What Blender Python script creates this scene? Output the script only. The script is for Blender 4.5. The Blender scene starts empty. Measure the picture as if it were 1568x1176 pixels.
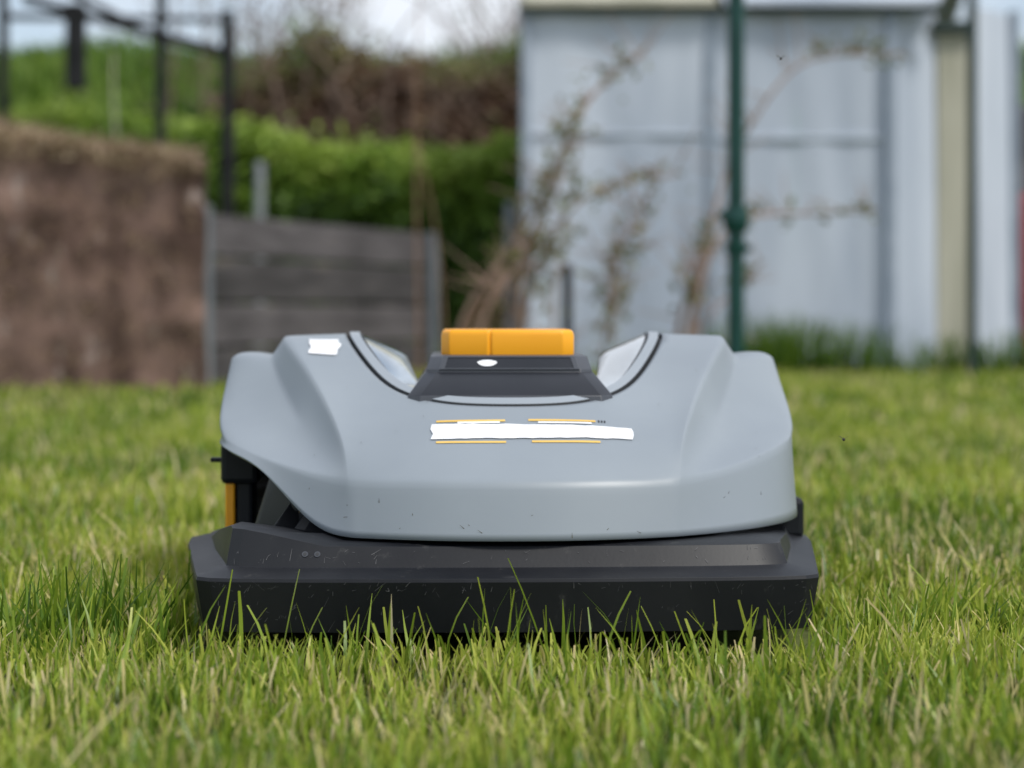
import bpy, math, random
import numpy as np
from mathutils import Vector, noise
from mathutils.bvhtree import BVHTree
random.seed(7); rng=np.random.default_rng(7)
sc=bpy.context.scene
R=math.radians
# ------------------------------------------------------------------ helpers
def link(o,parent=None):
    sc.collection.objects.link(o)
    if parent: o.parent=parent
    return o
def empty(name,loc=(0,0,0)):
    e=bpy.data.objects.new(name,None); e.location=loc; e.empty_display_size=.1
    return link(e)
def mesh_obj(name,verts,faces,mats=(),parent=None,smooth=None,fm=None):
    me=bpy.data.meshes.new(name); me.from_pydata([tuple(v) for v in verts],[],faces)
    for m in mats: me.materials.append(m)
    if fm: me.polygons.foreach_set('material_index',fm)
    if smooth is not None:
        me.polygons.foreach_set('use_smooth',[True]*len(me.polygons))
        me.update(); me.set_sharp_from_angle(angle=R(smooth))
    me.update()
    return link(bpy.data.objects.new(name,me),parent)
def quads_obj(name,V,nq_idx,mat,attr=None,attr2=None,parent=None,smooth=False):
    me=bpy.data.meshes.new(name)
    nv=len(V); nf=len(nq_idx)
    me.vertices.add(nv); me.vertices.foreach_set('co',V.astype(np.float32).ravel())
    me.loops.add(nf*4); me.loops.foreach_set('vertex_index',nq_idx.astype(np.int32).ravel())
    me.polygons.add(nf)
    me.polygons.foreach_set('loop_start',np.arange(0,nf*4,4,dtype=np.int32))
    me.polygons.foreach_set('loop_total',np.full(nf,4,dtype=np.int32))
    if smooth: me.polygons.foreach_set('use_smooth',np.ones(nf,dtype=bool))
    me.update(calc_edges=True)
    if attr is not None:
        a=me.attributes.new('rnd','FLOAT','POINT'); a.data.foreach_set('value',attr.astype(np.float32))
    if attr2 is not None:
        a=me.attributes.new('tip','FLOAT','POINT'); a.data.foreach_set('value',attr2.astype(np.float32))
    me.materials.append(mat)
    return link(bpy.data.objects.new(name,me),parent)
def box(name,x0,x1,y0,y1,z0,z1,m,parent=None,bev=.004,rot=None):
    v=[(x,y,z) for z in(z0,z1) for y in(y0,y1) for x in(x0,x1)]
    f=[(0,2,3,1),(4,5,7,6),(0,1,5,4),(2,6,7,3),(0,4,6,2),(1,3,7,5)]
    o=mesh_obj(name,v,f,[m],parent)
    if bev:
        b=o.modifiers.new('b','BEVEL'); b.width=bev; b.segments=2
    return o
def cyl(name,p0,p1,r0,r1,m,parent=None,n=16):
    p0=Vector(p0);p1=Vector(p1);d=(p1-p0).normalized()
    a=d.orthogonal().normalized(); b=d.cross(a)
    v=[];f=[]
    for p,r in((p0,r0),(p1,r1)):
        for i in range(n):
            t=2*math.pi*i/n; v.append(p+a*math.cos(t)*r+b*math.sin(t)*r)
    for i in range(n): f.append((i,(i+1)%n,n+(i+1)%n,n+i))
    f.append(tuple(range(n))[::-1]); f.append(tuple(range(n,2*n)))
    return mesh_obj(name,v,f,[m],parent,smooth=40)
def tubes(name,paths,m,parent=None):
    cu=bpy.data.curves.new(name,'CURVE'); cu.dimensions='3D'; cu.bevel_depth=1; cu.bevel_resolution=1; cu.resolution_u=5
    for pts,r0,r1 in paths:
        s=cu.splines.new('NURBS'); s.points.add(len(pts)-1); s.order_u=4; s.use_endpoint_u=True; s.resolution_u=5
        for i,p in enumerate(pts):
            s.points[i].co=(*p,1); s.points[i].radius=r0+(r1-r0)*i/(len(pts)-1)
    cu.materials.append(m)
    return link(bpy.data.objects.new(name,cu),parent)
# ------------------------------------------------------------------ materials
def nodes(name):
    m=bpy.data.materials.new(name); m.use_nodes=True
    nt=m.node_tree; return m,nt,nt.nodes,nt.links,nt.nodes['Principled BSDF']
def surf(name,c1,c2,scale=5,rough=.6,bump=.0,bscale=60,stretch=(1,1,1),metal=0,detail=6,lo=.35,hi=.65,spec=.5,coat=0,c3=None,s3=20,t3=.62,w3=.08):
    m,nt,N,L,P=nodes(name)
    tc=N.new('ShaderNodeTexCoord'); mp=N.new('ShaderNodeMapping'); mp.inputs['Scale'].default_value=stretch
    L.new(tc.outputs['Object'],mp.inputs[0])
    n=N.new('ShaderNodeTexNoise'); n.inputs['Scale'].default_value=scale; n.inputs['Detail'].default_value=detail
    L.new(mp.outputs[0],n.inputs['Vector'])
    r=N.new('ShaderNodeValToRGB'); r.color_ramp.elements[0].position=lo; r.color_ramp.elements[1].position=hi
    r.color_ramp.elements[0].color=(*c1,1); r.color_ramp.elements[1].color=(*c2,1)
    L.new(n.outputs['Fac'],r.inputs[0]); out=r.outputs[0]
    if c3:
        n3=N.new('ShaderNodeTexNoise'); n3.inputs['Scale'].default_value=s3; n3.inputs['Detail'].default_value=8; n3.inputs['Roughness'].default_value=.65
        L.new(mp.outputs[0],n3.inputs['Vector'])
        r3=N.new('ShaderNodeValToRGB'); r3.color_ramp.elements[0].position=t3; r3.color_ramp.elements[1].position=t3+w3
        L.new(n3.outputs['Fac'],r3.inputs[0])
        mx=N.new('ShaderNodeMixRGB'); mx.inputs[2].default_value=(*c3,1)
        L.new(r3.outputs[0],mx.inputs[0]); L.new(out,mx.inputs[1]); out=mx.outputs[0]
    L.new(out,P.inputs['Base Color'])
    P.inputs['Roughness'].default_value=rough; P.inputs['Metallic'].default_value=metal
    P.inputs['Specular IOR Level'].default_value=spec; P.inputs['Coat Weight'].default_value=coat
    if bump:
        nb=N.new('ShaderNodeTexNoise'); nb.inputs['Scale'].default_value=bscale; nb.inputs['Detail'].default_value=5
        L.new(mp.outputs[0],nb.inputs['Vector'])
        b=N.new('ShaderNodeBump'); b.inputs['Strength'].default_value=bump; b.inputs['Distance'].default_value=.01
        L.new(nb.outputs['Fac'],b.inputs['Height']); L.new(b.outputs[0],P.inputs['Normal'])
    return m
def leafmat(name,cols,trans=.35,root_shade=None,rootdark=.35,rough=.5):
    m,nt,N,L,P=nodes(name)
    a=N.new('ShaderNodeAttribute'); a.attribute_name='rnd'
    r=N.new('ShaderNodeValToRGB'); cr=r.color_ramp
    while len(cr.elements)<len(cols): cr.elements.new(.5)
    for i,(p,c) in enumerate(cols): cr.elements[i].position=p; cr.elements[i].color=(*c,1)
    L.new(a.outputs['Fac'],r.inputs[0]); out=r.outputs[0]
    if root_shade:
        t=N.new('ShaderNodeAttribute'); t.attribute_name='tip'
        tr=N.new('ShaderNodeValToRGB'); tr.color_ramp.elements[0].position=.0; tr.color_ramp.elements[0].color=(*root_shade[0],1)  # darkens the blade roots: shade between blades put into the colour
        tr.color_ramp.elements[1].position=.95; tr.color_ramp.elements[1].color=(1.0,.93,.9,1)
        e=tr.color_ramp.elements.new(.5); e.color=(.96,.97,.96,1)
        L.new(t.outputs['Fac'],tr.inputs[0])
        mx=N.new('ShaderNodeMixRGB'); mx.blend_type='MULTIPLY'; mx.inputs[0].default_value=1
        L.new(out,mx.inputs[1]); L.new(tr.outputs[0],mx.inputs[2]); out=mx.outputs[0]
    L.new(out,P.inputs['Base Color']); P.inputs['Roughness'].default_value=rough; P.inputs['Specular IOR Level'].default_value=.4
    tl=N.new('ShaderNodeBsdfTranslucent'); L.new(out,tl.inputs[0])
    ms=N.new('ShaderNodeMixShader'); ms.inputs[0].default_value=trans
    L.new(P.outputs[0],ms.inputs[1]); L.new(tl.outputs[0],ms.inputs[2])
    L.new(ms.outputs[0],N['Material Output'].inputs[0])
    return m
M_shell=surf('shell_grey_plastic',(.236,.270,.304),(.262,.298,.332),scale=6,rough=.42,bump=.02,bscale=900,c3=(.2,.2,.18),s3=42,t3=.77,w3=.05)
M_lip=surf('lip_grey_plastic',(.28,.315,.35),(.30,.335,.37),scale=6,rough=.35)
M_black=surf('black_plastic',(.008,.010,.013),(.014,.016,.02),scale=9,rough=.45,spec=.25)
M_skirt=surf('black_skirt_plastic',(.006,.007,.010),(.016,.017,.020),scale=11,rough=.46,bump=.012,bscale=300,spec=.27,c3=(.05,.05,.05),s3=45,t3=.61,w3=.14,stretch=(1,1,.55))
M_groove=surf('groove_rubber',(.02,.022,.025),(.035,.038,.042),scale=9,rough=.6)
M_box=surf('control_box_plastic',(.045,.05,.060),(.055,.06,.072),scale=12,rough=.4,bump=.02,bscale=700,c3=(.12,.12,.12),s3=50,t3=.72)
M_boxd=surf('control_box_dark',(.014,.016,.021),(.022,.024,.030),scale=12,rough=.35,spec=.35)
M_insert=surf('glossy_insert_painted_sky',(.09,.125,.16),(.27,.34,.40),scale=16,rough=.08,coat=1,stretch=(1.4,.3,1),spec=.9,lo=.42,hi=.58)  # blue-grey streaks in the colour imitate sky reflected in the gloss
M_orange=surf('orange_plastic',(.88,.36,.006),(.94,.42,.010),scale=8,rough=.4,bump=.02,bscale=500)
M_tape=surf('white_tape',(.76,.77,.79),(.83,.84,.86),scale=30,rough=.6,bump=.10,bscale=90)
M_yellow=surf('logo_yellow',(.72,.46,.10),(.78,.52,.14),scale=30,rough=.5)
M_rubber=surf('wheel_rubber',(.012,.012,.013),(.025,.024,.022),scale=20,rough=.8,spec=.3)
# ================================================================== MOWER
mow=empty('robotic_lawn_mower')
AZ=.1075
cols={
0:[(0,0,AZ),(0,.015,.158),(0,.045,.176),(0,.08,.192),(0,.11,.2075),(0,.14,.2206)],
1:[(.05,.003,AZ),(.05,.018,.158),(.045,.05,.177),(.04,.083,.193),(.04,.113,.208),(.04,.143,.221)],
2:[(.09,.012,AZ),(.09,.027,.158),(.085,.06,.179),(.08,.093,.196),(.078,.125,.211),(.076,.155,.2235)],
3:[(.12,.022,AZ),(.12,.037,.157),(.118,.07,.1785),(.117,.11,.198),(.118,.155,.216),(.118,.2,.2325)],
4:[(.135,.029,AZ),(.136,.044,.157),(.138,.075,.180),(.142,.13,.204),(.145,.2,.229),(.147,.28,.257)],
5:[(.145,.033,AZ),(.146,.048,.157),(.149,.08,.182),(.160,.16,.2155),(.170,.25,.2465),(.172,.36,.287),(.173,.44,.289),(.175,.52,.282)],
6:[(.152,.037,AZ),(.153,.052,.157),(.157,.09,.189),(.181,.18,.227),(.208,.27,.259),(.236,.35,.285),(.24,.43,.287),(.24,.52,.279)],
7:[(.185,.06,AZ),(.188,.085,.161),(.176,.12,.168),(.203,.2,.195),(.230,.29,.228),(.251,.375,.262),(.254,.42,.266),(.252,.52,.262)],
8:[(.235,.105,AZ),(.236,.14,.171),(.234,.17,.179),(.252,.24,.197),(.268,.32,.223),(.274,.39,.264),(.275,.43,.270),(.27,.52,.265)],
9:[(.272,.16,AZ),(.268,.19,.180),(.274,.22,.189),(.284,.28,.203),(.292,.34,.225),(.294,.41,.264),(.293,.44,.269),(.288,.52,.262)],
10:[(.293,.22,AZ),(.288,.235,.186),(.294,.26,.194),(.299,.31,.208),(.301,.37,.228),(.300,.43,.260),(.297,.47,.263),(.29,.53,.255)],
11:[(.302,.33,AZ),(.298,.33,.186),(.302,.35,.195),(.304,.38,.208),(.304,.42,.224),(.301,.46,.245),(.298,.49,.25),(.29,.54,.245)],
12:[(.292,.5,AZ),(.29,.5,.186),(.29,.51,.195),(.288,.52,.205),(.286,.53,.215),(.284,.54,.225),(.282,.545,.23),(.28,.55,.235)]}
leftA={7:.111,8:.165,9:.173,10:.179,11:.18,12:.18}
V=[];idx={}
order=[-i for i in range(12,0,-1)]+list(range(13))
for c in order:
    for r,p in enumerate(cols[abs(c)]):
        x,y,z=p
        if c<0:
            x=-x
            if r==0 and -c in leftA: z=leftA[-c]; 
            if r==0 and -c>=8: y=cols[-c][1][1]-.008; x=-(cols[-c][1][0]+.002)
        idx[(c,r)]=len(V); V.append((x,y,z))
F=[]
for a,b in zip(order[:-1],order[1:]):
    for r in range(7):
        k=[(a,r),(b,r),(b,r+1),(a,r+1)]
        if all(q in idx for q in k): F.append(tuple(idx[q] for q in k))
shell=mesh_obj('shell_cover',V,F,[M_shell],mow)
me=shell.data
cr=me.attributes.new('crease_edge','FLOAT','EDGE')
inv={v:k for k,v in idx.items()}
for e in me.edges:
    a=inv[e.vertices[0]];b=inv[e.vertices[1]]
    v=0
    if a[1]==b[1]==1: v=.88 if min(abs(a[0]),abs(b[0]))>=6 else .68
    if a[0]==b[0] and abs(a[0])==6 and min(a[1],b[1])>=1: v=.82 if min(a[1],b[1])>=2 else .55
    if a[0]==b[0] and abs(a[0])==7 and min(a[1],b[1])>=3: v=.6
    if a[1]==b[1] and a[1]==5 and min(abs(a[0]),abs(b[0]))>=7: v=.6
    if a[0]==b[0] and abs(a[0])==10 and a[1]>=1 and b[1]>=1: v=.3
    cr.data[e.index].value=v
me.polygons.foreach_set('use_smooth',[True]*len(me.polygons))
s=shell.modifiers.new('s','SUBSURF'); s.levels=3; s.render_levels=3
s=shell.modifiers.new('t','SOLIDIFY'); s.thickness=.004; s.offset=-1
bpy.context.view_layer.update()
dg=bpy.context.evaluated_depsgraph_get()
bvh=BVHTree.FromObject(shell,dg)
def onshell(x,y,off=.0006):
    h,n,i,d=bvh.ray_cast(Vector((x,y,1)),Vector((0,0,-1)))
    if h is None: return Vector((x,y,.2))
    if n.z<0:n=-n
    return h+n*off
U=[cols[i][5] for i in range(6)]+cols[5][6:]
U=[(-x,y,z) for x,y,z in U[:0:-1]]+U
n=len(U); nrm=[]
for i in range(n):
    a=Vector(U[max(0,i-1)]);b=Vector(U[min(n-1,i+1)]); d=(b-a); nrm.append(Vector((-d.y,d.x,0)).normalized())
prof=[(0,0,0),(.0006,-.005,0),(.0036,-.005,0),(.0040,.0022,.0),(.0145,.0020,.0062),(.0155,-.001,.005),(.0168,-.002,.003),(.0178,-.0002,.002)]
T=[(0,.21,.213),(.04,.212,.214),(.07,.225,.220),(.088,.27,.238),(.098,.34,.250),(.104,.42,.262),(.11,.48,.268),(.12,.52,.262)]
T=[(-x,y,z) for x,y,z in T[:0:-1]]+T
V=[];F=[];fm=[]
for (o,dz,s) in prof:
    for i in range(n): 
        p=Vector(U[i])+nrm[i]*o; V.append((p.x,p.y,p.z+dz+s*max(0,nrm[i].y)))
V+=T; V+=[(x*.96,y+.01,z-.06) for x,y,z in T]
segm=[0,0,0,1,1,0,0,2,0]
for k in range(len(segm)):
    for i in range(n-1):
        F.append((k*n+i,k*n+i+1,(k+1)*n+i+1,(k+1)*n+i)); fm.append(segm[k])
o=mesh_obj('cover_rim_and_groove',V,F,[M_groove,M_lip,M_insert],mow,fm=fm)
cr=o.data.attributes.new('crease_edge','FLOAT','EDGE')
for e in o.data.edges:
    if e.vertices[0]//n==e.vertices[1]//n: cr.data[e.index].value=.9
o.data.polygons.foreach_set('use_smooth',[True]*len(F)); o.data.set_sharp_from_angle(angle=R(40))
s=o.modifiers.new('s','SUBSURF'); s.levels=3; s.render_levels=3
# black chassis (lofted tiers)
fr=[(0,0),(.35,.001),(.65,.004),(.86,.009),(.94,.014),(.985,.024),(1.0,.046)]
CX=-.007
def ring(hw,yf,z,flare=1,yr=.58,lift=0,base=None):
    P=[(f*hw,yf+d) for f,d in fr]+[(hw+.020*flare,.14),(hw+.037*flare,.25),(hw+.041*flare,.30),(hw+.02*flare,.345),(hw-.045,.375),(hw-.05,yr-.05),(hw-.08,yr-.01),(0,yr)]
    full=P+[(-x,y) for x,y in P[-2:0:-1]]
    out=[]
    for x,y in full:
        zz=z+lift*max(0,min(1,(-x-.17)/.06))
        if base is not None:
            t=max(0,min(1,(y-.07)/(.17 if x<0 else .30))); zz=zz+(base-zz)*t
        out.append((x+CX,y,zz))
    return out
rings=[ring(.258,.0,.030),ring(.273,-.026,.0305),ring(.2795,-.034,.0755),ring(.2785,-.033,.0785),ring(.2585,-.009,.0830),ring(.2560,-.005,.0848),ring(.2515,.007,.1022,lift=.0145,base=.0865),ring(.243,.017,.1042,lift=.015,base=.0880),ring(.20,.08,.106,lift=.015,base=.090),ring(.17,.12,.15)]
V=[p for r in rings for p in r]; m_=len(rings[0]);F=[]
for k in range(len(rings)-1):
    for i in range(m_): F.append((k*m_+i,k*m_+(i+1)%m_,(k+1)*m_+(i+1)%m_,(k+1)*m_+i))
F.append(tuple(range(m_))[::-1]); F.append(tuple((len(rings)-1)*m_+i for i in range(m_)))
sk=mesh_obj('chassis_skirt',V,F,[M_skirt],mow,smooth=24)
b=sk.modifiers.new('b','BEVEL'); b.width=.0016; b.segments=3; b.limit_method='ANGLE'; b.angle_limit=R(25)
mesh_obj('inner_deck',[(-.13,.19,.2),(.13,.19,.2),(.16,.54,.2),(-.16,.54,.2)],[(0,1,2,3)],[M_boxd],mow)
def loft(name,loops,mat,parent,bev=.002,smooth=30,cap=True,fm=None,mats=None):
    n=len(loops[0]);V=[p for l in loops for p in l];F=[];mi=[]
    for k in range(len(loops)-1):
        for i in range(n):
            F.append((k*n+i,k*n+(i+1)%n,(k+1)*n+(i+1)%n,(k+1)*n+i)); mi.append(fm[k] if fm else 0)
    if cap:
        F.append(tuple((len(loops)-1)*n+i for i in range(n))); mi.append(fm[-1] if fm else 0)
    o=mesh_obj(name,V,F,mats or [mat],parent,smooth=smooth,fm=mi)
    if bev:
        b=o.modifiers.new('b','BEVEL'); b.width=bev; b.segments=3; b.limit_method='ANGLE'; b.angle_limit=R(20)
    return o
def rr(hw,y0,y1,z,c=.012):
    return [(-hw+c,y0,z),(hw-c,y0,z),(hw,y0+c,z),(hw,y1,z),(-hw,y1,z),(-hw,y0+c,z)]
loft('control_box',[rr(.103,.160,.42,.205),rr(.1,.166,.42,.230),rr(.0845,.2,.41,.2505),rr(.083,.204,.41,.2515),rr(.0825,.2045,.41,.2545),rr(.079,.222,.40,.2665),rr(.076,.227,.40,.268)],None,mow,mats=[M_box,M_boxd],fm=[0,1,1,0,0,0,0],bev=.0012)
loft('sensor_frame',[[(-.070,.2040,.2540),(.070,.2040,.2540),(.0665,.2195,.2664),(-.0665,.2195,.2664)],[(-.069,.2030,.2548),(.069,.2030,.2548),(.0655,.2185,.2672),(-.0655,.2185,.2672)],[(-.064,.2042,.2558),(.064,.2042,.2558),(.061,.2175,.2662),(-.061,.2175,.2662)]],M_box,mow,bev=0,cap=False)
mesh_obj('box_sensor_plate',[(-.065,.2052,.2556),(.065,.2052,.2556),(.062,.2185,.2662),(-.062,.2185,.2662)],[(0,1,2,3)],[M_boxd],mow)
mesh_obj('sticker_white',[( -.022+.0095*math.cos(t)*(1+.1*math.sin(3*t)),.2108+.0035*math.sin(t),.2608+.0030*math.sin(t)) for t in [i*math.pi/10 for i in range(20)]],[tuple(range(20))],[M_tape],mow)
def btn(s,z,g=0):
    P=[(-.068,.272),(-.060,.259),(-.0205,.252),(-.0185,.2545),(-.0165,.252),(.056,.252),(.0675,.262),(.0685,.30),(.066,.36),(.055,.372),(-.055,.372),(-.068,.36)]
    return [(x*s,.31+(y-.31)*s,z) for x,y in P]
loft('stop_button',[btn(.985,.266),btn(1,.270),btn(1,.2875),btn(.985,.2915),btn(.95,.2935)],M_orange,mow,bev=.0015,smooth=35)
def patch(name,x0,x1,ya,yb,mat,nx=24,ny=3,jag=0,slant=0,off=.0006,taper=0,k2=.8):
    V=[];F=[]
    for i in range(nx+1):
        t=i/nx
        for j in range(ny+1):
            x=x0+(x1-x0)*t; y=ya+(yb-ya)*j/ny
            c=(ya+yb)/2; y=c+(y-c)*(1-taper*t)+slant*t+k2*x*x
            if jag:
                y+=(random.uniform(-1,1)*jag if j in(0,ny) else 0)*.6
                if i in(0,nx): x+=random.uniform(-1,1)*jag*2
            V.append(onshell(x,y,off))
    for i in range(nx):
        for j in range(ny):
            a=i*(ny+1)+j; F.append((a,a+ny+1,a+ny+2,a+1))
    return mesh_obj(name,V,F,[mat],mow,smooth=60)
patch('logo_tape',-.0755,.112,.0815,.1075,M_tape,jag=.0011,taper=.22,slant=-.001,off=.0012,nx=30)
patch('logo_line_1',-.072,-.007,.1115,.1150,M_yellow); patch('logo_line_2',.015,.079,.1125,.1158,M_yellow)
patch('logo_line_3',-.072,-.007,.0750,.0782,M_yellow); patch('logo_line_4',.017,.081,.0757,.0790,M_yellow)
patch('logo_line_5',-.052,-.012,.1080,.1110,M_tape,off=.0010); patch('logo_line_6',.024,.075,.1080,.1110,M_tape,off=.0010)
for k in range(3): patch('trademark_%d'%k,.0815+k*.0028,.083+k*.0028,.1125,.1165,M_groove,nx=1,ny=1)
patch('ridge_tape',-.207,-.176,.302,.356,M_tape,nx=8,ny=6,jag=.0012,off=.0012,k2=0)
for sx,nm in((-1,'l'),(1,'r')):
    cyl('rear_wheel_'+nm,(sx*.240,.475,.1),(sx*.292,.475,.1),.1,.1,M_rubber,mow,n=48)
    for k in range(24):
        t=2*math.pi*k/24
        cyl('tread_%s_%d'%(nm,k),(sx*.238,.475+.1*math.cos(t),.1+.1*math.sin(t)),(sx*.291,.475+.1*math.cos(t+.12),.1+.1*math.sin(t+.12)),.006,.006,M_rubber,mow,n=5)
    cyl('wheel_trim_'+nm,(sx*.293,.475,.1),(sx*.302,.475,.1),.082,.070,M_orange,mow,n=40)
    cyl('wheel_hub_'+nm,(sx*.301,.475,.1),(sx*.306,.475,.1),.04,.035,M_black,mow,n=24)
    cyl('front_caster_'+nm,(sx*.15-.018,.06,.035),(sx*.15+.018,.06,.035),.035,.035,M_rubber,mow,n=28)
    box('caster_fork_'+nm,sx*.15-.022,sx*.15+.022,.05,.09,.04,.075,M_black,mow)
box('rear_fender',.262,.306,.27,.34,.078,.12,M_black,mow,bev=.006)
box('orange_side_trim',-.2905,-.2805,.29,.33,.080,.142,M_orange,mow,bev=.002)
box('shell_mount',-.295,-.256,.285,.35,.134,.178,M_black,mow,bev=.006)
box('mount_post',-.2795,-.262,.292,.34,.07,.138,M_black,mow,bev=.004)
box('mount_tab',-.307,-.292,.30,.315,.156,.1605,M_black,mow,bev=.001)
box('rear_housing',-.17,.17,.42,.57,.12,.215,M_black,mow,bev=.02)
loft('inner_column',[[(x*1.0,y,z) for x,y in((-.232-s_,.19),(-.205,.13),(.10,.10),(.2,.16),(.2,.4),(-.232-s_,.4))] for z,s_ in((.08,.026),(.125,.012),(.170,-.002))],M_black,mow,bev=.008)
V=[];F=[]
M_dirt=surf('dried_clipping',(.05,.04,.02),(.12,.1,.04),rough=.8)
for k in range(36):
    x=random.uniform(-.2,.26)
    if k<18:
        h,nn,_,_=bvh.ray_cast(Vector((x,-.3,random.uniform(.111,.15))),Vector((0,1,0)))
        if h is None: continue
        p=h+Vector((0,-.0008,0)); a=random.uniform(0,3); ll=random.uniform(.0005,.0026)
        d=Vector((math.cos(a),0,math.sin(a)))*ll; w=Vector((-d.z,0,d.x)).normalized()*.0003
    else:
        y=random.uniform(.06,.3); p=onshell(x,y,.0012)
        a=random.uniform(0,6); d=Vector((math.cos(a),math.sin(a),.2*math.sin(a)))*random.uniform(.0006,.0016); w=Vector((-d.y,d.x,0)).normalized()*.0004
    b0=len(V); V+= [p-d-w,p+d-w*.3,p+d+w*.3,p-d+w]; F.append((b0,b0+1,b0+2,b0+3))
mesh_obj('clippings',V,F,[M_dirt],mow)
V=[];F=[]
M_scuff=surf('scuff_mark',(.05,.05,.055),(.14,.14,.145),scale=40,rough=.8)
bpy.context.view_layer.update(); dg=bpy.context.evaluated_depsgraph_get(); bs=BVHTree.FromObject(sk,dg)
def onskirt(x,z):
    h,nn,_,_=bs.ray_cast(Vector((x,-.4,z)),Vector((0,1,0)))
    if h is not None and nn.y>0: nn=-nn
    return h,nn
for k in range(180):
    x=random.uniform(-.27,.265) if k%2 else random.choice((-.24,-.2,-.12,.23))+random.gauss(0,.025)
    h,nn=onskirt(x,random.choice((random.uniform(.035,.074),random.uniform(.068,.075),random.uniform(.088,.1))))
    if h is None: continue
    p=h+nn*.0006; a=random.gauss(1.2,.8); ll=random.uniform(.0005,.003) if random.random()<.94 else random.uniform(.004,.007)
    t1=nn.cross(Vector((0,0,1))).normalized(); t2=nn.cross(t1)
    d=(t1*math.cos(a)+t2*math.sin(a))*ll; w=d.cross(nn).normalized()*random.uniform(.00015,.00045)
    b0=len(V); V+= [p-d-w*.2,p+d-w,p+d*1.1+w*.3,p-d+w*.4]; F.append((b0,b0+1,b0+2,b0+3))
mesh_obj('scuffs',V,F,[M_scuff],mow)
for k,x in enumerate((-.188,-.177)):
    h,nn=onskirt(x,.0955)
    cyl('screw_%d'%k,h-nn*.001,h+nn*.0008,.0030,.0028,M_box,mow,n=20)
    cyl('screw_socket_%d'%k,h,h+nn*.0010,.0016,.0016,M_groove,mow,n=12)
mow.location=(.004,1.77,0); mow.rotation_euler=(0,0,R(1.8))

# ================================================================== GROUND
def sstep(a,b,t):
    t=np.clip((t-a)/(b-a),0,1); return t*t*(3-2*t)
def gh(x,y):
    return 2.55*sstep(11.5,19,y)+.08*np.sin(x*1.3+y*.7)*sstep(12,15,y)
xs=np.concatenate([[-600,-200,-80,-40,-20,-12],np.linspace(-8,8,65),[12,20,40,80,200,600]])
ys=np.concatenate([[-300,-60,-15,-4],np.linspace(-1,24,101),[30,45,80,200,700]])
X,Y=np.meshgrid(xs,ys); Z=gh(X,Y)
Vg=np.stack([X,Y,Z],-1).reshape(-1,3); nx=len(xs); ny=len(ys)
ii,jj=np.meshgrid(np.arange(nx-1),np.arange(ny-1)); a=(jj*nx+ii).ravel()
M_ground=surf('lawn_soil',(.04,.052,.012),(.10,.125,.024),scale=3,rough=.95,bump=.5,bscale=30,c3=(.11,.085,.038),s3=9,t3=.6)
quads_obj('ground',Vg,np.stack([a,a+1,a+nx+1,a+nx],-1),M_ground,smooth=True)

def sn(x,y,s,seed=0):
    return (np.sin(x*s+seed)+np.sin(y*s*1.13+seed*2.1)+np.sin((x+y)*s*.71+seed*.7)+np.sin((x-y)*s*1.37+1.3*seed))/4
def blades(x,y,h,w,seg,bend,zb=None):
    n=len(x); L=seg+1
    th=rng.uniform(0,2*np.pi,n); ph=th+rng.uniform(-.8,.8,n)+np.pi/2
    bd=bend*rng.uniform(.05,1.0,n)**1.5*h; 
    dx=np.cos(th);dy=np.sin(th); wx=np.cos(ph);wy=np.sin(ph)
    lean=rng.normal(0,.19,(n,2))*h[:,None]
    cut=rng.random(n)<.4
    V=np.zeros((n,L,2,3)); tip=np.zeros((n,L,2))
    for k in range(L):
        t=k/seg
        if t>=1: ww=w*np.where(cut,.55,.1)
        else: ww=w*(1-.2*t) if t<.6 else w*np.where(cut,.8,(1-t)*2+.05)
        cx=x+dx*bd*t**2+lean[:,0]*t; cy=y+dy*bd*t**2+lean[:,1]*t; cz=h*(t-.18*(bd/h)*t**2)
        if zb is not None: cz=cz+zb
        for j,s in((0,-.5),(1,.5)):
            V[:,k,j,0]=cx+wx*ww*s; V[:,k,j,1]=cy+wy*ww*s; V[:,k,j,2]=cz; tip[:,k,j]=t
    base=(np.arange(n)*L*2)[:,None]; k=np.arange(seg)[None,:]*2
    q=np.stack([base+k,base+k+1,base+k+3,base+k+2],-1).reshape(-1,4)
    return V.reshape(-1,3),q,tip.ravel(),L*2
parts=[]
def scatter(n,x0,x1,y0,y1,h0,h1,w0,w1,seg,bend,tall=.0):
    x=rng.uniform(x0,x1,n); y=rng.uniform(y0,y1,n)
    cl=sn(x,y,23,1)*.5+sn(x,y,9,4)*.5
    h=rng.uniform(h0,h1,n)*(1+.5*cl)
    tl=rng.random(n)<tall; h[tl]*=rng.uniform(1.2,1.7,tl.sum())
    ly=y-1.77; ins=(np.abs(x)<.285)&(ly>-.028)&(ly<.58)
    h[ins]*=0; ed=(np.abs(x)<.31)&(ly>-.09)&(ly<.60)&~ins; h[ed]*=.58
    keep=h>.005; x=x[keep];y=y[keep];h=h[keep]; n=len(x)
    w=rng.uniform(w0,w1,n)
    V,q,t,pv=blades(x,y,h,w,seg,bend)
    c=np.clip(.47+.28*sn(x,y,4,3)+.24*sn(x,y,15,8)+rng.normal(0,.19,n),0,.80)
    dry=rng.random(n)<(.12+.12*(sn(x,y,6,11)>.15)+.06*sn(x,y,2.3,5)); c[dry]=rng.uniform(.86,1,dry.sum())
    parts.append((V,q,np.repeat(c,pv),t))
scatter(54000,-.95,.95,1.0,2.7,.022,.046,.0016,.0038,4,.65,tall=.08)
scatter(42000,-1.7,1.7,2.7,5.2,.026,.05,.0035,.006,3,.65,tall=.05)
scatter(52000,-4.0,4.2,5.2,11.8,.03,.055,.007,.012,2,.6,tall=.04)
scatter(9000,-2.2,-.95,1.0,2.7,.028,.05,.003,.005,3,.7); scatter(9000,.95,2.2,1.0,2.7,.028,.05,.003,.005,3,.7)
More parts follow.
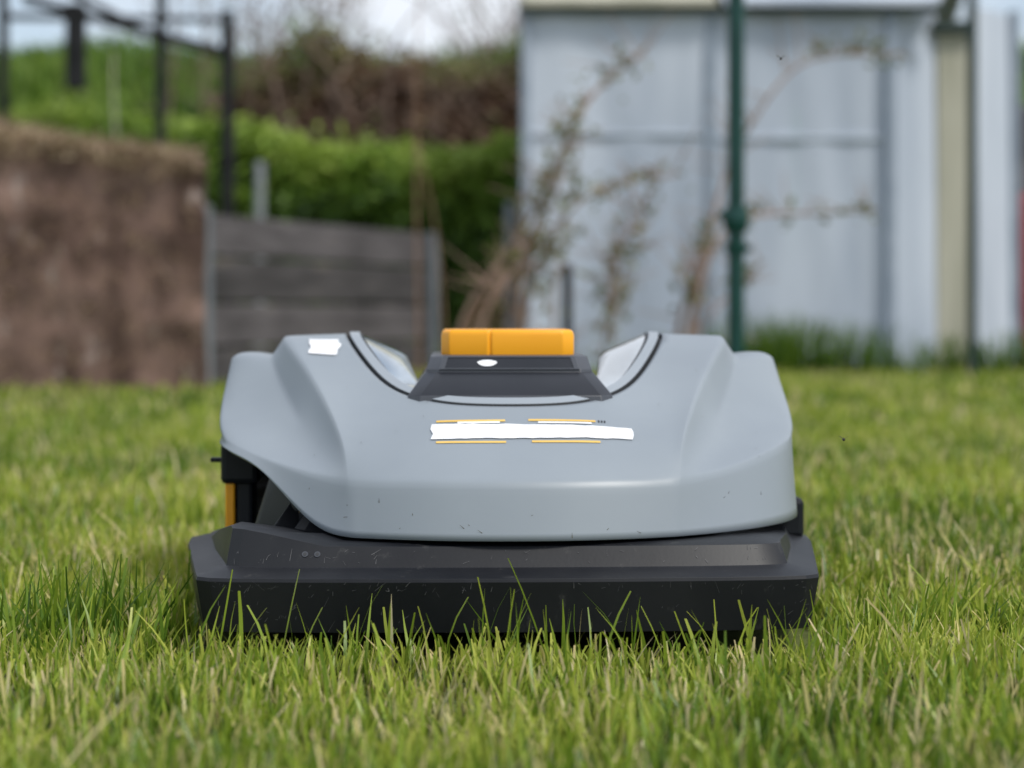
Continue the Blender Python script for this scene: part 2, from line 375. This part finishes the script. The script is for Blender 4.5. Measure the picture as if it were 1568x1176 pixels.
def tuft(cx,cy,n,hh,sp=.02,lo=.5,col=.45):
    x=cx+rng.normal(0,sp,n); y=cy+rng.normal(0,sp*.6,n); y=np.where((np.abs(x)<.30)&(y>1.715)&(y<2.3),1.705,y)
    h=hh*rng.uniform(lo,1.1,n)
    V,q,t,pv=blades(x,y,h,rng.uniform(.0018,.0040,n),4,.45)
    parts.append((V,q,np.repeat(np.clip(rng.normal(col,.15,n),0,.8),pv),t))
for cx,cy,n_,hh in [(-.25,1.68,8,.088),(-.19,1.68,3,.095),(-.135,1.69,5,.09),(-.11,1.68,8,.07),(-.055,1.68,8,.07),(0.0,1.67,10,.082),(.015,1.69,6,.100),(.05,1.68,8,.074),(.095,1.67,10,.078),(.14,1.66,10,.062),(.2,1.67,10,.064),(.25,1.69,14,.068),(.29,1.71,18,.08),(-.31,1.74,18,.072),(.36,1.8,40,.075),(.42,1.9,50,.07)]:
    tuft(cx,cy,n_,hh)
for cx,cy,n_,hh in [(-.40,1.80,90,.085),(-.36,1.85,80,.08),(-.44,1.78,60,.075),(-.38,1.72,50,.07)]: tuft(cx,cy,n_,hh,sp=.028,col=.25)
for k in range(70):
    tuft(random.uniform(-.6,.65),random.uniform(1.22,1.72),random.randint(3,10),random.uniform(.048,.068),col=random.uniform(.3,.65))
for cx,cy,n_,hh,sp in [(1.28,9.7,260,.3,.12),(1.5,9.6,300,.26,.2),(.9,9.8,200,.2,.2),(2.3,9.9,260,.2,.25),(2.9,9.8,300,.25,.3),(-.3,10,250,.2,.3)]:
    n=n_; x=cx+rng.normal(0,sp,n); y=cy+rng.normal(0,.06,n); h=hh*rng.uniform(.4,1.2,n)
    V,q,t,pv=blades(x,y,h,rng.uniform(.008,.016,n),3,.5); parts.append((V,q,np.repeat(np.clip(rng.normal(.12,.1,n),0,.8),pv),t))
off=0;Vs=[];Qs=[];As=[];Ts=[]
for V,q,a_,t in parts:
    Vs.append(V);Qs.append(q+off);As.append(a_);Ts.append(t); off+=len(V)
M_grass=leafmat('grass_blades',[(0,(.06,.135,.014)),(.3,(.165,.275,.026)),(.55,(.32,.43,.044)),(.8,(.50,.56,.10)),(.9,(.68,.60,.26)),(1,(.76,.68,.42))],trans=.42,root_shade=((.22,.22,.13),),rough=.38)
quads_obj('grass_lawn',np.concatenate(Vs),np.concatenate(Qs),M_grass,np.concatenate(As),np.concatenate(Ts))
n=32000; x=rng.uniform(-6,6,n); y=rng.uniform(12.2,20,n); h=rng.uniform(.12,.32,n)*(1+.4*sn(x,y,3))
V,q,t,pv=blades(x,y,h,rng.uniform(.02,.045,n),2,.7,zb=gh(x,y))
M_bank=leafmat('rough_grass',[(0,(.06,.13,.018)),(.5,(.14,.26,.03)),(.8,(.21,.32,.05)),(1,(.28,.34,.1))],trans=.35,root_shade=((.5,.5,.4),))
quads_obj('hillside_grass',V,q,M_bank,np.repeat(np.clip(.42+.4*sn(x,y,2.5,5)+rng.normal(0,.15,n),0,1),pv),t)

# ================================================================== FOLIAGE
def leaves(P,size,flat=.6):
    n=len(P); a=rng.normal(size=(n,3)); a/=np.linalg.norm(a,axis=1)[:,None]
    b=rng.normal(size=(n,3)); b-=(b*a).sum(1)[:,None]*a; b/=np.linalg.norm(b,axis=1)[:,None]
    s=size*rng.uniform(.6,1.3,n)[:,None]
    V=np.stack([P-a*s,P+b*s*flat*.6,P+a*s,P-b*s*flat*.6],1).reshape(-1,3)
    q=np.arange(n*4).reshape(-1,4); return V,q
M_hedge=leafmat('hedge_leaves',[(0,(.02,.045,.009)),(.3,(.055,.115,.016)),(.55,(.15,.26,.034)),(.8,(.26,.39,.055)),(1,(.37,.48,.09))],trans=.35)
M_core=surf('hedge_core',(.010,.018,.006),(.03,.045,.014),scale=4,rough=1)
def hedge(name,x0,x1,yc,dep,ztop,size,n,mat,core,bias=0,zb=0,rag=.12):
    par=empty(name)
    x=rng.uniform(x0,x1,n); 
    top=ztop(x)
    u=rng.random(n); shell_=rng.random(n)
    z=zb+(top-zb)*np.sqrt(u)*1.0
    bul=.12*sn(x,z,4,2)+.08*sn(x,z,11,5)
    y=yc-dep/2+bul-np.abs(rng.normal(0,.1,n))+.15*shell_+.25*((z-zb)/(top-zb))**3
    t2=rng.random(n)<.35
    y[t2]=yc+rng.uniform(-dep/2,dep/2,t2.sum()); z[t2]=top[t2]+rng.normal(0,rag,t2.sum())+.08*sn(x[t2],y[t2],7,3)
    V,q=leaves(np.stack([x,y,z],1),size)
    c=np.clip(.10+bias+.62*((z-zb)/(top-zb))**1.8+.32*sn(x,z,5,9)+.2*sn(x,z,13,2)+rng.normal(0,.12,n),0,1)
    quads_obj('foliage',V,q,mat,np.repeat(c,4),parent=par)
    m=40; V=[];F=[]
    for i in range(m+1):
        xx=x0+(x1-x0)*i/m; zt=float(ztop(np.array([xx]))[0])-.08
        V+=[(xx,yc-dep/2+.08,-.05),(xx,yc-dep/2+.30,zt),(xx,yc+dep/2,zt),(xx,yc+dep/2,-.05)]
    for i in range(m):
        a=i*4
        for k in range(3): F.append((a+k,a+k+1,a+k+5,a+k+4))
    mesh_obj('dark_core',V,F,[core],par,smooth=60)  # solid dark core closes leaf gaps; inner shade is put into its colour
    return par
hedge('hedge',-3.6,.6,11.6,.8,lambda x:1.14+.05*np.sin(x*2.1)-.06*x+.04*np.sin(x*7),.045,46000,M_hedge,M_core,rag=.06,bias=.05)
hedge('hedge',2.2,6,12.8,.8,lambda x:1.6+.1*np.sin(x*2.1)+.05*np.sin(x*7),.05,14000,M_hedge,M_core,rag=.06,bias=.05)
M_bram=leafmat('bramble_leaves',[(0,(.04,.022,.016)),(.35,(.115,.066,.042)),(.6,(.20,.12,.078)),(.8,(.19,.165,.065)),(1,(.13,.21,.045))],trans=.2)
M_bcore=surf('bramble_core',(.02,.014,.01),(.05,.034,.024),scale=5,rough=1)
br=hedge('bramble_thicket',-2.1,1.3,14.2,1.2,lambda x:1.35+.60*np.clip((x+2.2)/.7,0,1)**.6+.10*np.sin(x*3.1)+.06*np.sin(x*8),.045,42000,M_bram,M_bcore,zb=.5,rag=.11)
M_twig=surf('twig_bark',(.12,.08,.06),(.24,.17,.13),scale=20,rough=.9)
paths=[]
for k in range(170):
    x=random.uniform(-2.0,1.2); y=14.0+random.uniform(-.7,.5); z=random.uniform(.9,1.8); l=random.uniform(.3,.9)
    dx=random.uniform(-.4,.4); paths.append(([(x,y,z),(x+dx*.3,y,z+l*.5),(x+dx,y-.05,z+l*.85),(x+dx*1.8,y-.1,z+l*.9)],.012,.004))
tubes('twigs',paths,M_twig,br)
sap=empty('bare_saplings'); paths=[];LP=[]
for k in range(30):
    x=random.uniform(-2.6,1.0); y=random.uniform(14.5,16.5); z=1.4; H=random.uniform(.9,2.2); lx=random.uniform(-.25,.25)
    pts=[(x,y,z),(x+lx*.3,y,z+H*.4),(x+lx*.6+random.uniform(-.06,.06),y,z+H*.7),(x+lx,y,z+H)]
    paths.append((pts,.018,.005))
    for j in range(7):
        t=random.uniform(.3,1); bx=x+lx*t; bz=z+H*t; s=random.choice((-1,1)); l=random.uniform(.15,.5)
        paths.append(([(bx,y,bz),(bx+s*l*.4,y+.02,bz+l*.4),(bx+s*l*.7,y+.02,bz+l),(bx+s*l*.8,y,bz+l*1.3)],.007,.003))
        for q_ in range(7): LP.append((bx+s*l*random.uniform(.2,.9)+random.uniform(-.08,.08),y+random.uniform(-.1,.1),bz+l*random.uniform(.2,1.2)))
tubes('stems',paths,M_twig,sap)
V,q=leaves(np.array(LP),.03); quads_obj('young_leaves',V,q,M_bram,np.repeat(rng.uniform(.5,1,len(LP)),4),parent=sap)

# ================================================================== GREENHOUSE
gh_=empty('greenhouse')
M_film=surf('milky_plastic_sheet',(.34,.39,.47),(.54,.59,.67),scale=1.1,rough=.4,bump=.08,bscale=4,stretch=(2.2,2.2,.30),c3=(.38,.53,.50),s3=.9,t3=.59,w3=.15,lo=.38,hi=.60)  # tone streaks and green patches paint haze and reflections into the sheet
M_frame=surf('greenhouse_frame',(.25,.30,.37),(.33,.38,.45),scale=8,rough=.6)
M_rail=surf('greenhouse_rail',(.40,.45,.52),(.46,.51,.58),scale=8,rough=.6)
M_dark=surf('dark_green_trim',(.015,.035,.032),(.03,.05,.045),scale=8,rough=.6)
M_beige=surf('beige_painted_wood',(.36,.35,.27),(.48,.46,.37),scale=6,rough=.7,stretch=(1,1,.2))
def wall(name,ax,ay,bx,by,z0,z1,m,t=.02,nx=12,rip=.008):
    d=Vector((bx-ax,by-ay,0)); nv=Vector((-d.y,d.x,0)).normalized(); V=[];F=[]; nz=10
    for i in range(nx*3+1):
        for j in range(nz+1):
            s=i/(nx*3); o=rip*math.sin(s*nx*1.3+j*.25)*(.5+.5*math.sin(j*.6+i*.2))
            V.append((ax+d.x*s+nv.x*o,ay+d.y*s+nv.y*o,z0+(z1-z0)*j/nz))
    for i in range(nx*3):
        for j in range(nz): a=i*(nz+1)+j; F.append((a,a+nz+1,a+nz+2,a+1))
    return mesh_obj(name,V,F,[m],gh_,smooth=60)
wall('front_sheet_1',.09,10.02,.98,10.02,.02,1.82,M_film)
wall('front_sheet_2',1.03,10.03,1.88,10.03,.02,1.82,M_film)
wall('side_sheet_1',1.92,10.03,2.17,10.18,.02,1.84,M_film,nx=4)
wall('side_sheet_2',2.34,10.3,2.66,10.6,.02,1.9,M_film,nx=4)
wall('back_sheet',.09,12.6,2.66,12.6,.02,1.84,M_film)
wall('left_sheet',.07,10.05,.09,12.6,.02,1.84,M_film)
wall('right_sheet',2.68,10.65,2.68,12.6,.02,1.84,M_film)
box('corner_post_1',.045,.09,9.985,10.04,0,1.84,M_frame,gh_)
box('mid_post_1',.98,1.03,9.995,10.05,0,1.83,M_frame,gh_)
box('mid_post_2',1.88,1.93,9.985,10.04,0,1.85,M_frame,gh_)
box('rail_1',.09,.98,10.006,10.035,1.20,1.22,M_rail,gh_); box('rail_2',1.03,1.88,10.016,10.04,1.18,1.205,M_rail,gh_)
box('sill',.045,1.93,9.98,10.05,0,.06,M_frame,gh_)
box('beige_post',2.17,2.33,10.17,10.28,0,1.74,M_beige,gh_)
box('post_cap',2.14,2.36,10.12,10.3,1.742,1.80,M_dark,gh_)
box('corner_post_2',2.65,2.70,10.58,10.66,0,1.92,M_frame,gh_)
box('eave_board',.03,2.2,9.95,10.0,1.822,1.845,M_dark,gh_)
def slab(name,pts,th,m,par): 
    V=[Vector(p) for p in pts]+[Vector(p)+Vector((0,0,th)) for p in pts]
    return mesh_obj(name,V,[(3,2,1,0),(4,5,6,7),(0,1,5,4),(1,2,6,5),(2,3,7,6),(3,0,4,7)],[m],par)
slab('roof_sheet_1',[(.05,9.93,1.847),(1.02,9.93,1.847),(1.02,11.4,2.5),(.05,11.4,2.5)],.03,M_beige,gh_)
slab('roof_sheet_2',[(1.06,9.93,1.847),(2.12,9.93,1.847),(2.72,11.4,2.5),(1.06,11.4,2.5)],.03,M_film,gh_)
slab('roof_sheet_3',[(.05,11.4,2.5),(2.72,11.4,2.5),(2.72,12.7,1.87),(.05,12.7,1.87)],.03,M_film,gh_)

# ================================================================== BEDS, BOARDS, POSTS
M_mat=surf('brown_coir_mat',(.085,.05,.038),(.27,.175,.14),scale=3.4,rough=1,bump=1,bscale=20,lo=.38,hi=.62,c3=(.42,.35,.31),s3=4.2,t3=.585,w3=.1,stretch=(1.6,1,.75))
M_straw=leafmat('straw',[(0,(.16,.10,.06)),(.5,(.34,.25,.15)),(1,(.50,.40,.26))],trans=.1)
bed=empty('straw_topped_compost_heap')
nx_,nz_=60,30; V=[];F=[]
def lump(p): return noise.noise(Vector(p)*3)*.03+noise.noise(Vector(p)*9)*.012
ztop=lambda x:1.0-.10*(max(0,min(1,(x+2.1)/.9)))
slx=lambda y,x:-.26*(y-7.6)*max(0,min(1,(x+1.9)/.7))
for i in range(nx_+1):
    x=-3.3+(2.13)*i/nx_
    for j in range(nz_+1):
        z=ztop(x)*j/nz_; V.append((x+lump((x,2,z))*.5,7.6+lump((x,0,z))*1.6+.03*(j/nz_)**2,z))
    for j in range(1,21):
        y=7.63+1.0*j/20; V.append((x+slx(y,x),y,ztop(x)+lump((x,y,0))*1.5+.03*math.sin(j/20*3.14)))
w=nz_+21
for i in range(nx_):
    for j in range(w-1): a=i*w+j; F.append((a,a+w,a+w+1,a+1))
mesh_obj('coir_body',V,F,[M_mat],bed,smooth=60)
V=[];F=[]
for j in range(11):
    for k in range(9): 
        z=ztop(-1.17)*j/10;y=7.6+1.0*k/8; V.append((-1.17+slx(y,-1.17)+lump((0,y,z))*.5,y,z))
for j in range(10):
    for k in range(8): a=j*9+k;F.append((a,a+1,a+10,a+9))
mesh_obj('coir_side',V,F,[M_mat],bed,smooth=60)
n=8000; x=rng.uniform(-3.3,-1.19,n); y=7.58+rng.random(n)**1.6*.9
zz=np.array([ztop(v) for v in x])+rng.uniform(-.03,.05,n)*(1+.5*sn(x,y,5))-np.where(y<7.62,rng.uniform(0,.04,n),0)+.03*sn(x,y,6,2)
x=x+np.array([slx(b_,a_) for a_,b_ in zip(x,y)])
V,q=leaves(np.stack([x,y,zz],1),.05,.1); quads_obj('straw_layer',V,q,M_straw,np.repeat(rng.random(n),4),parent=bed)
n=1800; x=rng.uniform(-3.3,-1.2,n); z=rng.uniform(0,.97,n); y=7.57+rng.uniform(-.01,.03,n)
V,q=leaves(np.stack([x,y,z],1),.035,.12); quads_obj('loose_fibres',V,q,M_straw,np.repeat(rng.uniform(0,.4,n),4),parent=bed)
M_plank=surf('weathered_planks',(.05,.044,.045),(.14,.126,.13),scale=2.4,rough=.9,bump=.7,bscale=14,stretch=(1,1,7),lo=.3,hi=.7,c3=(.22,.18,.15),s3=2.4,t3=.60)
M_plankd=surf('dark_weathered_planks',(.03,.027,.027),(.085,.077,.078),scale=2.4,rough=.9,bump=.7,bscale=14,stretch=(1,1,7),lo=.3,hi=.7,c3=(.13,.11,.09),s3=2.4,t3=.60)
M_post=surf('weathered_post',(.12,.135,.15),(.2,.215,.23),scale=5,rough=.9,stretch=(1,1,.3))
pw=empty('plank_fence',(-1.25,7.9,0)); 
L_=2.24
zz=0.0
for k,hh in enumerate((.175,.18,.185,.175)):
    o=box('plank_%d'%k,.0,L_,-.02+.006*(k%2),.02+.006*(k%2),zz+.005,zz+hh-.008,M_plankd if k%2==0 else M_plank,pw,bev=.005)
    zz+=hh
box('post_1',-.035,.03,-.055,-.023,0,.74,M_post,pw); box('post_2',L_-.07,L_,-.055,-.023,0,.71,M_post,pw)
pw.rotation_euler=(0,0,math.atan2(2.08,.83))
M_pole=surf('dark_green_painted_steel',(.004,.040,.033),(.007,.055,.046),scale=10,rough=.35,spec=.35)
gp=empty('green_steel_pole',(.675,6.0,0))
cyl('pole',(0,0,0),(0,0,2.5),.026,.026,M_pole,gp,n=24)
cyl('collar_1',(0,0,.59),(0,0,.63),.042,.036,M_pole,gp); cyl('collar_2',(0,0,.555),(0,0,.59),.033,.042,M_pole,gp)
cyl('collar_3',(0,0,.49),(0,0,.52),.032,.036,M_pole,gp); cyl('clamp_bolt',(-.055,-.01,.607),(.02,-.01,.607),.012,.012,M_pole,gp)
cyl('clamp_ear',(-.03,-.01,.505),(.045,-.01,.505),.01,.01,M_pole,gp)
cyl('thin_dark_pole',(2.15,9.3,0),(2.15,9.3,2.4),.024,.024,M_dark,None)
M_iron=surf('dark_trellis_wood',(.008,.009,.010),(.020,.020,.022),scale=8,rough=.8,spec=.3)
tr=empty('trellis_frame')
def tb(nm,p0,p1,r): cyl(nm,p0,p1,r,r,M_iron,tr,n=8)
tb('post_1',(-1.57,11.0,0),(-1.57,11.0,1.98),.038); tb('post_2',(-1.94,11.0,0),(-1.94,11.0,2.6),.030)
tb('post_3',(-2.81,11.0,0),(-2.81,11.0,2.6),.03)
tb('rail_1',(-2.70,11.0,2.05),(-1.55,11.0,1.74),.028)
tb('rail_2',(-2.55,11.0,2.15),(-1.9,11.0,1.80),.02)
tb('rail_3',(-2.81,11.0,1.95),(-2.0,13.5,2.3),.02)
o=box('hanging_beam',-2.46,-2.36,10.95,11.05,1.55,2.02,M_iron,tr,bev=.006)
M_grey=surf('grey_stake',(.20,.22,.23),(.3,.32,.33),scale=10,rough=.8)
cyl('grey_stake',(-1.38,11.0-.1,0),(-1.38,10.9,1.14),.028,.026,M_grey)
cyl('grey_stake',(.2,7.2,0),(.2,7.2,.49),.018,.018,M_iron)
cyl('grey_stake',(-.01,10.6,0),(-.01,10.6,.9),.026,.026,M_grey)
fb=empty('plank_fence')
for k in range(5): box('board_%d'%k,2.95,5.0,12.0+.004*k,12.04+.004*k,.72+k*.17,.88+k*.17,M_plank,fb)
box('support_1',3.0,3.1,12.07,12.15,0,1.58,M_post,fb); box('support_2',4.8,4.9,12.07,12.15,0,1.58,M_post,fb)
M_red=surf('red_plastic',(.38,.025,.02),(.50,.04,.03),scale=5,rough=.45)
bl=empty('red_barrel',(3.10,11.0,0))
loft('barrel_body',[[(r*math.cos(t),r*math.sin(t),z*1.08) for t in [i*math.pi/14 for i in range(28)]] for r,z in((.28,0),(.32,.05),(.34,.3),(.345,.33),(.34,.36),(.34,.6),(.345,.63),(.34,.66),(.32,.86),(.28,.9))],M_red,bl,bev=0)
# ================================================================== VINES
M_vine=surf('vine_bark',(.24,.155,.12),(.36,.25,.19),scale=20,rough=.9)
M_vleaf=leafmat('vine_leaves',[(0,(.09,.10,.03)),(.5,(.16,.18,.05)),(1,(.24,.24,.09))],trans=.35)
def vine(name,stems,nleaf,yd,spread=.03):
    par=empty(name); paths=[];LP=[]
    for pts,r0,r1,l0 in stems:
        P=[(x,yd+random.uniform(-.08,.08),z) for x,z in pts]; paths.append((P,r0,r1))
        for k in range(int(nleaf*len(pts))):
            t=l0+(1-l0)*random.random(); f=t*(len(P)-1); i=min(int(f),len(P)-2); f-=i
            if noise.noise(Vector((t*9,pts[0][0]*7,0)))<-.2: continue
            p=Vector(P[i]).lerp(Vector(P[i+1]),f); LP.append(tuple(p+Vector((random.gauss(0,spread),random.gauss(0,spread),random.gauss(0,spread)))))
        for k in range(len(pts)*3):
            t=.2+.8*random.random(); f=t*(len(P)-1); i=min(int(f),len(P)-2); f-=i
            p=Vector(P[i]).lerp(Vector(P[i+1]),f); a=random.uniform(-1.4,1.4)+math.pi/2; l=random.uniform(.06,.22)
            d=Vector((math.cos(a),random.uniform(-.3,.3),math.sin(a)))*l
            paths.append(([tuple(p),tuple(p+d*.5),tuple(p+d+Vector((0,0,-.01)))],.0035,.0015))
    tubes('stems',paths,M_vine,par)
    V,q=leaves(np.array(LP),.019,.95); quads_obj('leaves',V,q,M_vleaf,np.repeat(rng.random(len(LP)),4),parent=par)
vine('climbing_vine',[
 ([(-.25,0),(-.19,.287),(-.1,.425),(.037,.585),(.15,.815),(.243,1.045),(.358,1.17),(.473,1.228)],.012,.004,.4),
 ([(.0,0),(.03,.25),(.083,.49),(.2,.7),(.358,.78),(.588,.80)],.010,.004,.4),
 ([(-.2,0),(-.12,.3),(.0,.45),(.1,.62),(.12,.8)],.011,.004,.6),
 ([(.05,0),(.0,.35),(.06,.55),(.17,.75),(.2,.95),(.26,1.1)],.008,.003,.4),
 ([(.36,.2),(.33,.4),(.38,.55),(.46,.68),(.3,.74)],.006,.003,.1),
 ([(.30,.15),(.36,.3),(.38,.42),(.35,.6)],.005,.003,.0),
 ([(.12,.0),(.18,.2),(.1,.45),(.22,.62)],.008,.003,.5),
 ([(-.1,.0),(-.02,.2),(.1,.35),(.06,.6)],.009,.004,.7),
 ([(-.22,.0),(-.05,.3),(-.1,.42),(.03,.5)],.008,.003,.8),
 ([(.3,.25),(.36,.35),(.42,.5),(.47,.62)],.005,.003,.0)],17,7.0)
vine('climbing_vine',[
 ([(.60,0),(.63,.31),(.70,.54),(.77,.84),(.863,1.0),(.978,1.18),(1.116,1.263),(1.414,1.233)],.009,.004,.72),
 ([(.62,0),(.64,.33),(.725,.63),(.886,.68),(1.09,.666),(1.3,.68)],.010,.004,.45),
 ([(.55,.0),(.6,.3),(.66,.5),(.7,.6)],.014,.007,.9),
 ([(.7,0),(.68,.2),(.64,.4),(.6,.45)],.009,.004,.6),
 ([(.7,.3),(.8,.4),(.9,.5)],.005,.003,.3)],11,7.15,.025)
M_cane=surf('dry_cane',(.20,.11,.07),(.32,.20,.13),scale=14,rough=.9)
M_pale=surf('pale_cane',(.36,.36,.25),(.48,.46,.32),scale=14,rough=.9)
cp=empty('garden_canes')
def c9(pts,r): return ([( (px),9.0+random.uniform(-.1,.1),pz) for px,pz in pts],r,r*.5)
pr=[c9([(-.42,0),(-.43,.6),(-.44,1.1),(-.42,1.75)],.008),c9([(-.3,0),(-.32,.5),(-.35,.8),(-.43,1.05),(-.44,1.2)],.006),
 c9([(-.28,0),(-.2,.3),(-.05,.5),(.1,.7)],.009),c9([(-.25,0),(-.1,.3),(.03,.42),(.06,.9)],.007),c9([(-.1,0),(-.05,.3),(.08,.5),(.02,.8)],.006),
 c9([(-.4,0),(-.2,.25),(-.1,.45),(.0,.5)],.006)]
tubes('brown_canes',pr,M_cane,cp)
tubes('pale_canes',[([(-2.1,10.9,0),(-2.12,10.9,.9),(-2.2,10.9,1.4),(-2.18,10.9,1.75)],.012,.006)],M_pale,cp)
M_bug=surf('insect_body',(.02,.015,.012),(.05,.04,.03),rough=.5)
def bug(loc,s):
    b=empty('flying_insect',loc)
    loft('body',[[(r*s*math.cos(t),z*s,r*s*math.sin(t)) for t in [i*math.pi/5 for i in range(10)]] for r,z in((.15,-1),(.4,-.6),(.35,-.2),(.5,.2),(.45,.7),(.15,1.2))],M_bug,b,bev=0)
    for k in(-1,1): mesh_obj('wing_%d'%(k+2),[(0,0,.3*s),(k*1.4*s,-.4*s,1.1*s),(k*1.6*s,.3*s,1.0*s),(k*.4*s,.4*s,.4*s)],[(0,1,2,3)],[M_grey],b)
bug((.30,1.80,.196),.0028); bug((.27,2.0,.566),.0028); bug((.37,1.75,.11),.0012)

# ================================================================== LIGHT, SKY, CAMERA
el,az=R(54),R(130)
sd=Vector((math.sin(az)*math.cos(el),math.cos(az)*math.cos(el),math.sin(el)))
sun=bpy.data.lights.new('sun','SUN'); sun.energy=2.9; sun.angle=R(12); sun.color=(1,.96,.89)
so=bpy.data.objects.new('sun',sun); link(so); so.rotation_euler=(-sd).to_track_quat('-Z','Y').to_euler(); so.location=(0,0,8)
w=bpy.data.worlds.new('World'); sc.world=w; w.use_nodes=True
N=w.node_tree.nodes;L=w.node_tree.links; bg=N['Background']
sky=N.new('ShaderNodeTexSky'); sky.sky_type='NISHITA'; sky.sun_disc=False; sky.sun_elevation=el; sky.sun_rotation=az
sky.air_density=1; sky.dust_density=1.2
tc=N.new('ShaderNodeTexCoord'); mp=N.new('ShaderNodeMapping'); mp.inputs['Scale'].default_value=(1,1,2.6)
ns=N.new('ShaderNodeTexNoise'); ns.inputs['Scale'].default_value=3.4; ns.inputs['Detail'].default_value=7
rp=N.new('ShaderNodeValToRGB'); rp.color_ramp.elements[0].position=.36; rp.color_ramp.elements[1].position=.60
rp.color_ramp.elements[0].color=(.2,.2,.2,1); rp.color_ramp.elements[1].color=(.9,.9,.9,1)
mx=N.new('ShaderNodeMixRGB'); mx.inputs[2].default_value=(7.2,7.5,8.0,1)
L.new(tc.outputs['Generated'],mp.inputs[0]); L.new(mp.outputs[0],ns.inputs['Vector']); L.new(ns.outputs['Fac'],rp.inputs[0])
L.new(rp.outputs[0],mx.inputs[0]); L.new(sky.outputs[0],mx.inputs[1]); L.new(mx.outputs[0],bg.inputs['Color']); bg.inputs['Strength'].default_value=.135
cam=bpy.data.cameras.new('camera'); co=bpy.data.objects.new('camera',cam); link(co); sc.camera=co
co.location=(0,0,.31); co.rotation_euler=(R(90),0,0); cam.lens=70; cam.sensor_width=36; cam.shift_y=-.0689
cam.clip_start=.02; cam.clip_end=2000
cam.dof.use_dof=True; cam.dof.focus_distance=1.755; cam.dof.aperture_fstop=4.0
sc.view_settings.view_transform='Standard'; sc.view_settings.look='None'; sc.view_settings.exposure=0
